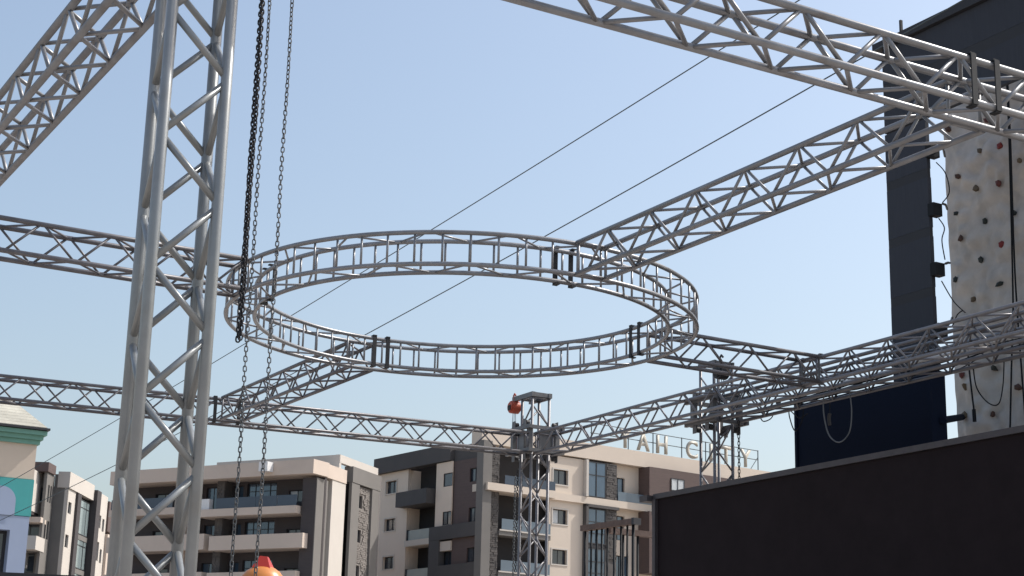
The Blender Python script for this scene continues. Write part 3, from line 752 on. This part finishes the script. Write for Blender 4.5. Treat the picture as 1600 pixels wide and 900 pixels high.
far_chain(UC + .02, VC + .52, 5.2 + EYE, 4.72, 'second black chain tight beside the middle tower', BLACKCH)
far_chain(UT, VT - .62, 5.35 + EYE, 3.6, 'chain hanging right of the tower behind the black screen', BLACKCH)

# ------------------------------------------------------------------ LED screens, climbing wall
LEDB = mat('led_black', (0.0185, 0.0130, 0.0148), 0.8, 0, 0.16, 2.5, spec=0.12)
LEDG = mat('led_grey', (0.036, 0.040, 0.052), 0.7, 0, 0.12, 6, spec=0.3, rnd=.05, stretch=(6, 6, .4))
LEDN = mat('led_navy', (0.0045, 0.0085, 0.021), 0.75, 0, 0.2, 40, spec=0.1)
SEAM = mat('led_seam', (0.022, 0.023, 0.028), 0.7, 0, 0.1, 6)
RAILT = mat('screen_rail', (0.075, 0.065, 0.068), 0.55, 0.3, 0.2, 4)
def gbox(u0, u1, v0, v1, z0, z1, m, name, parent):
    mb = MB(); mb.box(G((u0 + u1) / 2, (v0 + v1) / 2, (z0 + z1) / 2), u1 - u0, v1 - v0, z1 - z0, ROTG)
    o = mb.build(name, m, parent); fixn(o); return o
# low wide screen
ZS = 3.90 + EYE
ls = thing('video_screen', tuple(G(15.9, 18, 0)), 'huge black video screen filling the bottom right corner', 'screen')
gbox(15.9, 16.12, 9.0, 22.52, .3, ZS - .09, LEDB, 'screen_face', ls)
gbox(15.86, 16.16, 8.96, 22.62, ZS - .085, ZS, RAILT, 'top_rail', ls)
gbox(15.84, 16.2, 22.53, 22.61, .0, ZS - .09, RAILT, 'end_post', ls)
gbox(15.75, 16.3, 22.63, 22.85, ZS - .12, ZS - .02, RAILT, 'corner_bracket', ls)
gbox(15.95, 16.1, 22.63, 22.78, ZS - .32, ZS - .13, RUBBER, 'corner_wheel', ls)
# tall portal screen
ps = thing('video_portal', tuple(G(19.5, 20.1, 0)), 'tall dark grey video panel column with a header, in front of the climbing wall', 'screen')
zt = 12.15 + EYE
for k in range(11):
    z1 = zt - k * 1.05 - (1.75 if k else 0) + (1.05 if k else 0)
    if k == 0: continue
    z0 = z1 - 1.05
    gbox(19.5, 19.58, 19.70, 20.70, z0 + .16, z1, LEDG, 'panel', ps)
    gbox(19.503, 19.57, 19.70, 20.70, max(z0, .0), z0 + .159, SEAM, 'seam_strip', ps)
for k in range(8):
    v1 = 20.70 - k * 1.08; 
    gbox(19.5, 19.58, v1 - 1.079, v1, zt - .80, zt - .14, LEDG, 'panel', ps)
    gbox(19.5, 19.58, v1 - 1.079, v1, zt - 1.72, zt - 1.0, LEDG, 'panel', ps)
gbox(19.503, 19.57, 12.1, 20.70, zt - .999, zt - .801, SEAM, 'seam_strip', ps)
gbox(19.42, 19.85, 12.1, 20.86, zt - .13, zt + .02, SEAM, 'coping', ps)
gbox(19.6, 19.65, 20.30, 20.34, zt + .02, zt + .35, SEAM, 'stub', ps)
for k, z in enumerate((9.79, 8.74, 7.69, 6.64)):
    gbox(19.46, 19.66, 19.55, 19.69, z + EYE - .11, z + EYE + .11, CABLE, 'clamp_box', ps)
    mb = MB(); mb.path([G(19.6, 19.47, z + EYE + .08), G(20.3, 20.10, z + EYE + .36), G(21.9, 21.65, z + EYE + .98)], .022, 6); mb.build('stay_arm', RUBBER, ps)
# navy block under the beam
ns_ = thing('video_screen', tuple(G(19.2, 21.5, 0)), 'dark navy video block between the right beam and the huge black screen', 'screen')
gbox(19.2, 19.48, 19.62, 22.86, 3.0, 5.85 + EYE, LEDN, 'screen_face', ns_)
gbox(19.17, 19.5, 19.50, 19.61, 0, 5.9 + EYE, LEDN, 'end_post', ns_)
gbox(19.17, 19.5, 22.87, 22.93, 0, 5.9 + EYE, LEDN, 'end_post', ns_)
mb = MB(); mb.path([G(19.35, 19.44, 6.68), G(21.95, 21.57, 7.35)], .06, 8); mb.build('stay_arm', LEDN, ns_)

# climbing wall: uneven moulded sheet with bolted holds
CLIMB = mat('climbing_plaster', (0.50, 0.465, 0.43), 0.9, 0, 0.22, 1.4, bump=0.7, bscale=7, dirt=((0.31, 0.295, 0.28), 1.9, 0.7))
cw = thing('climbing_wall', tuple(G(22, 20, 0)), 'grey moulded climbing wall with bolted holds at the right edge', 'climbing wall')
def relief(v_, z):
    p = Vector((v_ * 1.0, z * 1.0, 3.1))
    return min(1, .15 + max(0, 21.74 - v_) / .35) * (.14 * (noise.noise(p * 1.3)) + .13 * abs(noise.noise(p * 2.6 + Vector((5, 2, 1)))) + .05 * noise.noise(p * 6))
NVv, NZz = 120, 160
v0_, v1_, z0_, z1_ = 15.2, 21.74, 4.5, 14.2
vs = []; fs = []
for j in range(NZz + 1):
    for i in range(NVv + 1):
        v_ = v0_ + (v1_ - v0_) * i / NVv; z = z0_ + (z1_ - z0_) * j / NZz
        edge = .03 * noise.noise(Vector((z * 2.0, 1.7, 0))) if i == NVv else 0
        vs.append(tuple(G(22 - relief(v_, z), v_ + edge, z) - G(22, 20, 0)))
for j in range(NZz):
    for i in range(NVv):
        a = j * (NVv + 1) + i; fs.append((a, a + NVv + 1, a + NVv + 2, a + 1))
me = mesh_from('moulded_face', vs, fs, CLIMB, True); link('moulded_face', me, cw)
gbox(22.12, 22.5, 15.2, 21.70, 0, 14.2, CLIMB, 'backing', cw)
HC = {'r': mat('hold_red', (.20, .022, .018), .6), 'b': mat('hold_brown', (.075, .042, .033), .7), 'g': mat('hold_green', (.018, .026, .025), .6), 'o': mat('hold_ochre', (.13, .10, .065), .7), 'n': mat('hold_rust', (.11, .03, .027), .6)}
HOLDS = [(21.58, 12.92, 'b'), (20.77, 12.23, 'o'), (20.29, 12.18, 'r'), (19.89, 11.79, 'o'), (21.35, 11.90, 'b'), (20.96, 11.56, 'o'), (20.37, 11.49, 'n'), (21.45, 11.20, 'g'), (20.84, 10.91, 'g'), (20.12, 10.86, 'g'), (20.63, 12.80, 'n'),
         (21.34, 10.68, 'b'), (20.39, 10.33, 'r'), (20.93, 10.17, 'g'), (21.57, 9.94, 'g'), (20.49, 9.62, 'g'), (21.21, 9.50, 'o'), (21.47, 8.11, 'n'), (21.38, 7.88, 'o'), (20.78, 8.13, 'g'), (21.53, 7.38, 'o'), (20.85, 7.31, 'b'), (20.18, 7.68, 'b')]
for k, (v_, z, c) in enumerate(HOLDS):
    bm = bmesh.new(); bmesh.ops.create_icosphere(bm, subdivisions=1, radius=1)
    rn = random.Random(k); sx, sz = rn.uniform(.042, .075), rn.uniform(.04, .066)
    for vt in bm.verts:
        q = vt.co * 1.0; f_ = 1 + .7 * noise.noise(q * 1.3 + Vector((k * 1.7, .3, 0)))
        vt.co = Vector((q.x * .07 * f_, q.y * sx * f_, (q.z * sz - (.25 * sz if q.z < 0 else 0)) * f_))
        vt.co = ROTG @ vt.co
    me = bpy.data.meshes.new('hold'); bm.to_mesh(me); bm.free(); me.materials.append(HC[c])
    link('hold', me, cw, G(22 - relief(v_, z) - .02, v_, z) - G(22, 20, 0))

# climbing ropes and other cables
def cable(name, pts, r, m, label, cat, n=6, smooth=True, group=None):
    P_ = [Vector(p) for p in pts]
    if smooth and len(P_) > 2:
        out = []
        for i in range(len(P_) - 1):
            a = P_[max(i - 1, 0)]; b_ = P_[i]; c = P_[i + 1]; d = P_[min(i + 2, len(P_) - 1)]
            for t in [k / 8 for k in range(8)]:
                out.append(.5 * ((2 * b_) + (c - a) * t + (2 * a - 5 * b_ + 4 * c - d) * t * t + (3 * b_ - a - 3 * c + d) * t ** 3))
        out.append(P_[-1]); P_ = out
    mb = MB(); mb.path(P_, r, n); o = mb.build(name, m, None, base=P_[0])
    return tag(o, label, cat, group)
UW = 21.74
cable('climbing_rope', [G(UW, 19.88, 13.6), G(UW, 19.90, 12.17), G(UW, 20.02, 9.17), G(UW, 20.10, 8.37), G(UW, 20.16, 7.8), G(UW, 20.28, 6.6)], .016, CABLE, 'left of the two long dark ropes hanging down the climbing wall', 'rope')
cable('climbing_rope', [G(UW, 19.86, 13.6), G(UW, 19.87, 12.17), G(UW, 19.93, 10.2), G(UW, 19.94, 9.15), G(UW, 19.92, 8.1), G(UW, 19.88, 6.6)], .016, CABLE, 'right of the two long dark ropes hanging down the climbing wall', 'rope')
e_ = cable('power_cable', [G(21.4, 20.82, 8.6), G(21.4, 20.80, 8.0), G(21.4, 20.74, 7.3)], .016, CABLE, 'short black cable with a plug hanging over the lower climbing wall', 'cable')
mb = MB(); mb.path([G(21.4, 20.74, 7.30), G(21.4, 20.735, 7.08)], .035, 8); mb.build('plug', CABLE, e_, base=parent_world(e_))
U2 = 17.68
cable('power_cable', [G(U2, 21.28, 5.37 + EYE), G(U2, 21.26, 5.2 + EYE), G(U2, 21.13, 4.96 + EYE), G(U2, 20.95, 5.1 + EYE), G(U2, 20.90, 5.36 + EYE)], .010, CABLE, 'small cable loop under the right beam at the left edge of the navy block', 'cable')
cable('power_cable', [G(U2, 21.35, 5.37 + EYE), G(U2, 21.22, 5.30 + EYE), G(U2, 21.02, 5.16 + EYE), G(U2, 20.80, 5.2 + EYE)], .009, CABLE, 'thin drooping cable crossing the small loop beside the navy block', 'cable')
cable('power_cable', [G(17.25, 19.90, 5.33 + EYE), G(17.25, 19.91, 5.02 + EYE), G(17.25, 19.80, 4.66 + EYE), G(17.25, 19.56, 4.51 + EYE), G(17.25, 19.33, 4.63 + EYE), G(17.25, 19.26, 4.95 + EYE), G(17.25, 19.30, 5.31 + EYE)], .011, mat('cable_grey', (.12, .13, .14), .5), 'big grey cable loop hanging in front of the navy block', 'cable')
cable('power_cable', [G(U2, 22.05, 5.34 + EYE), G(U2, 21.95, 5.24 + EYE), G(U2, 21.75, 5.26 + EYE), G(U2, 21.66, 5.36 + EYE)], .010, CABLE, 'shallow cable loop under the right beam near the black hoist', 'cable')
mb = MB(); pk = thing('cable_plug', tuple(G(U2, 20.25, 5.25 + EYE)), 'dark cable plug dangling below the right beam over the navy block', 'plug')
mb.path([G(U2, 20.25, 5.32 + EYE), G(U2, 20.26, 5.12 + EYE)], .008, 5); mb.build('lead', CABLE, pk)
mb = MB(); mb.path([G(U2, 20.26, 5.12 + EYE), G(U2, 20.28, 5.05 + EYE), G(U2, 20.27, 4.93 + EYE)], .03, 8); mb.build('plug', RUBBER, pk)
cable('power_cable', [G(19.3, 19.50, 5.95 + EYE), G(19.3, 19.35, 5.86 + EYE), G(19.5, 19.2, 5.9 + EYE), G(20.0, 19.25, 6.15 + EYE)], .010, CABLE, 'cable looping from the navy block towards the climbing wall', 'cable')
cable('power_cable', [G(17.62, 17.05, 5.33 + EYE), G(17.62, 17.0, 5.0 + EYE), G(17.62, 16.8, 4.75 + EYE), G(17.62, 16.6, 4.70 + EYE), G(17.62, 16.5, 4.95 + EYE), G(17.62, 16.45, 5.33 + EYE)], .010, CABLE, 'cable loop below the beam in front of the lower climbing wall', 'cable')
cable('power_cable', [G(19.62, 19.60, 9.6 + EYE), G(19.62, 19.40, 9.35 + EYE), G(19.62, 19.33, 9.0 + EYE), G(19.62, 19.50, 8.85 + EYE)], .010, CABLE, 'thin cable between the upper two clamps of the tall panel column', 'cable')
cable('power_cable', [G(19.62, 19.60, 8.6 + EYE), G(19.62, 19.48, 8.4 + EYE), G(19.62, 19.55, 8.2 + EYE), G(19.62, 19.5, 7.85 + EYE)], .010, CABLE, 'thin cable between the lower two clamps of the tall panel column', 'cable')
cable('power_cable', [G(19.62, 19.60, 7.5 + EYE), G(19.62, 19.35, 7.1 + EYE), G(19.62, 19.1, 6.85 + EYE)], .010, CABLE, 'straight thin cable slanting below the lowest clamp of the panel column', 'cable')
cable('power_cable', [G(19.62, 19.58, 6.75 + EYE), G(19.62, 19.42, 6.68 + EYE), G(19.62, 19.28, 6.85 + EYE), G(19.62, 19.15, 6.9 + EYE)], .010, CABLE, 'curled cable at the foot of the tall panel column above the beam', 'cable')
# cables and white tubes lying along the second beam
for k in range(5):
    u_ = 17.25 + .09 * k; z_ = ZB + (.05, .10, .04, .13, .09)[k]
    pts = [G(u_ + random.uniform(-.03, .03), 10.5 + i * .75, z_ + random.uniform(-.05, .05)) for i in range(17)]
    cable('power_cable', pts, .013, CABLE, 'bundled black cable lying along the second beam behind the right beam', 'cable', n=5, group='cables bundled along the second beam')
for k, (v0, v1, zz) in enumerate(((15.2, 16.7, .22), (17.0, 18.1, .20), (18.5, 19.6, .16), (19.9, 21.2, .12), (12.8, 14.8, .24))):
    lt = thing('tube_light', tuple(G(17.42, v0, ZB + zz)), ('fourth', 'third', 'second', 'leftmost', 'rightmost')[k] + ' white tube lamp from the left inside the second beam', 'lamp', 'tube lamps inside the second beam')
    mb = MB(); mb.path([G(17.42, v0, ZB + zz), G(17.42, v1, ZB + zz)], .028, 8); mb.build('tube', WHITEM, lt)
    for vv in (v0 - .03, v1 + .03):
        mb = MB(); mb.box(G(17.42, vv, ZB + zz - .01), .07, .05, .09, ROTG); o_ = mb.build('end_cap', SLEEVE, lt); fixn(o_)

# zip wires across the sky
def zip(a, b_, sag, label):
    a = Vector(a); b_ = Vector(b_); pts = []
    for i in range(49):
        t = -.35 + 1.7 * i / 48
        p = a.lerp(b_, t) - Vector((0, 0, sag * 4 * t * (1 - t))); pts.append(p)
    mb = MB(); mb.path(pts, .013, 6); o = mb.build('zip_wire', WIRE, None, base=pts[0]); tag(o, label, 'wire')
zip((-23.33, 71.28, 10.34), (4.88, 26.55, 14.05), .22, 'upper of the two long wires slanting across the sky behind the ring')
zip((-23.21, 71.32, 9.12), (5.97, 24.28, 12.36), .38, 'lower of the two long wires slanting across the sky behind the ring')

# ------------------------------------------------------------------ post rack beside the screen
RUST = mat('rack_timber', (0.13, 0.09, 0.075), 0.85, 0, 0.3, 6, bump=.4, bscale=20)
rkz = 4.72
def rkp(x, y, z): return Vector((x * rkz, y * rkz, z))
rck = thing('post_rack', (2.2, 38.9, 0), 'rack of thin black bars under rough brown rails, left of the huge black screen', 'rack')
pa, pb = Vector((1.83, 39.31, rkz + EYE)), Vector((2.92, 37.74, rkz + EYE)); pc, pd = Vector((2.40, 39.0, rkz + EYE - .07)), Vector((3.6, 39.70, rkz + EYE - .07))
def beam_(a, b_, name):
    d = (b_ - a).normalized(); s_ = d.cross(Vector((0, 0, 1))).normalized(); mb = MB()
    mb.box((a + b_) / 2, (b_ - a).length, .20, .13, Matrix((d, s_, s_.cross(d))).transposed()); o = mb.build(name, RUST, rck); fixn(o)
beam_(pa, pb, 'top_rail'); beam_(pc, pd, 'top_rail')
mb = MB(); d = (pb - pa).normalized(); mb.box(pb + d * .05, .08, .22, .15, Matrix((d, d.cross(Vector((0, 0, 1))), Vector((0, 0, 1)))).transposed()); o_ = mb.build('rail_end', FRAME, rck); fixn(o_)
for t in (.04, .16, .27, .37, .48, .61, .74, .86, .97):
    p = pa.lerp(pb, t); tube('bar', (p.x, p.y, 0.01), (p.x, p.y, p.z - .06), .025 if t < .9 else .035, CABLE, rck, 8)
for t in (.3, .6, .93):
    p = pc.lerp(pd, t); tube('bar', (p.x, p.y, 0.01), (p.x, p.y, p.z - .06), .03, CABLE, rck, 8)

# ------------------------------------------------------------------ orange dome with a red cap, low behind the chains
ORG = mat('orange_gelcoat', (0.60, 0.22, 0.055), 0.35, 0, 0.08, 3)
REDC = mat('red_gelcoat', (0.50, 0.045, 0.03), 0.35, 0, 0.06, 3)
dm = thing('dome_ornament', (-2.14, 14.85, 0), 'orange rounded dome with a red wedge cap at the bottom behind the chains', 'ornament')
ctr = Vector((-2.14, 14.85, 2.80)); rx, rz_ = .205, .205
mb = MB(); prof = []
for i in range(13):
    t = math.pi * (i / 12) - math.pi / 2; prof.append((max(.002, rx * math.cos(t)), rz_ * math.sin(t) * (1 if t < 0 else .92)))
nn = 28; vs = []; fs = []
for r_, z in prof:
    for j in range(nn):
        a = 2 * math.pi * j / nn; vs.append(ctr + Vector((r_ * math.cos(a) * 1.02, r_ * math.sin(a) * .9, z)))
for i in range(len(prof) - 1):
    for j in range(nn):
        j2 = (j + 1) % nn; fs.append((i * nn + j, i * nn + j2, (i + 1) * nn + j2, (i + 1) * nn + j))
mb.poly(vs, fs, True); mb.build('dome', ORG, dm)
mb = MB()
q = [(-.09, -.075, .165), (.075, -.085, .148), (.10, .06, .15), (-.08, .07, .165), (-.03, -.03, .268), (.035, -.035, .262), (.04, .03, .262), (-.025, .03, .268)]
mb.poly([ctr + Vector(p) for p in q], [(0, 1, 5, 4), (1, 2, 6, 5), (2, 3, 7, 6), (3, 0, 4, 7), (4, 5, 6, 7), (3, 2, 1, 0)])
o_ = mb.build('cap', REDC, dm); fixn(o_)
tube('stem', (-2.14, 14.85, 0.01), (-2.14, 14.85, 2.62), .05, SLEEVE, dm, 12)
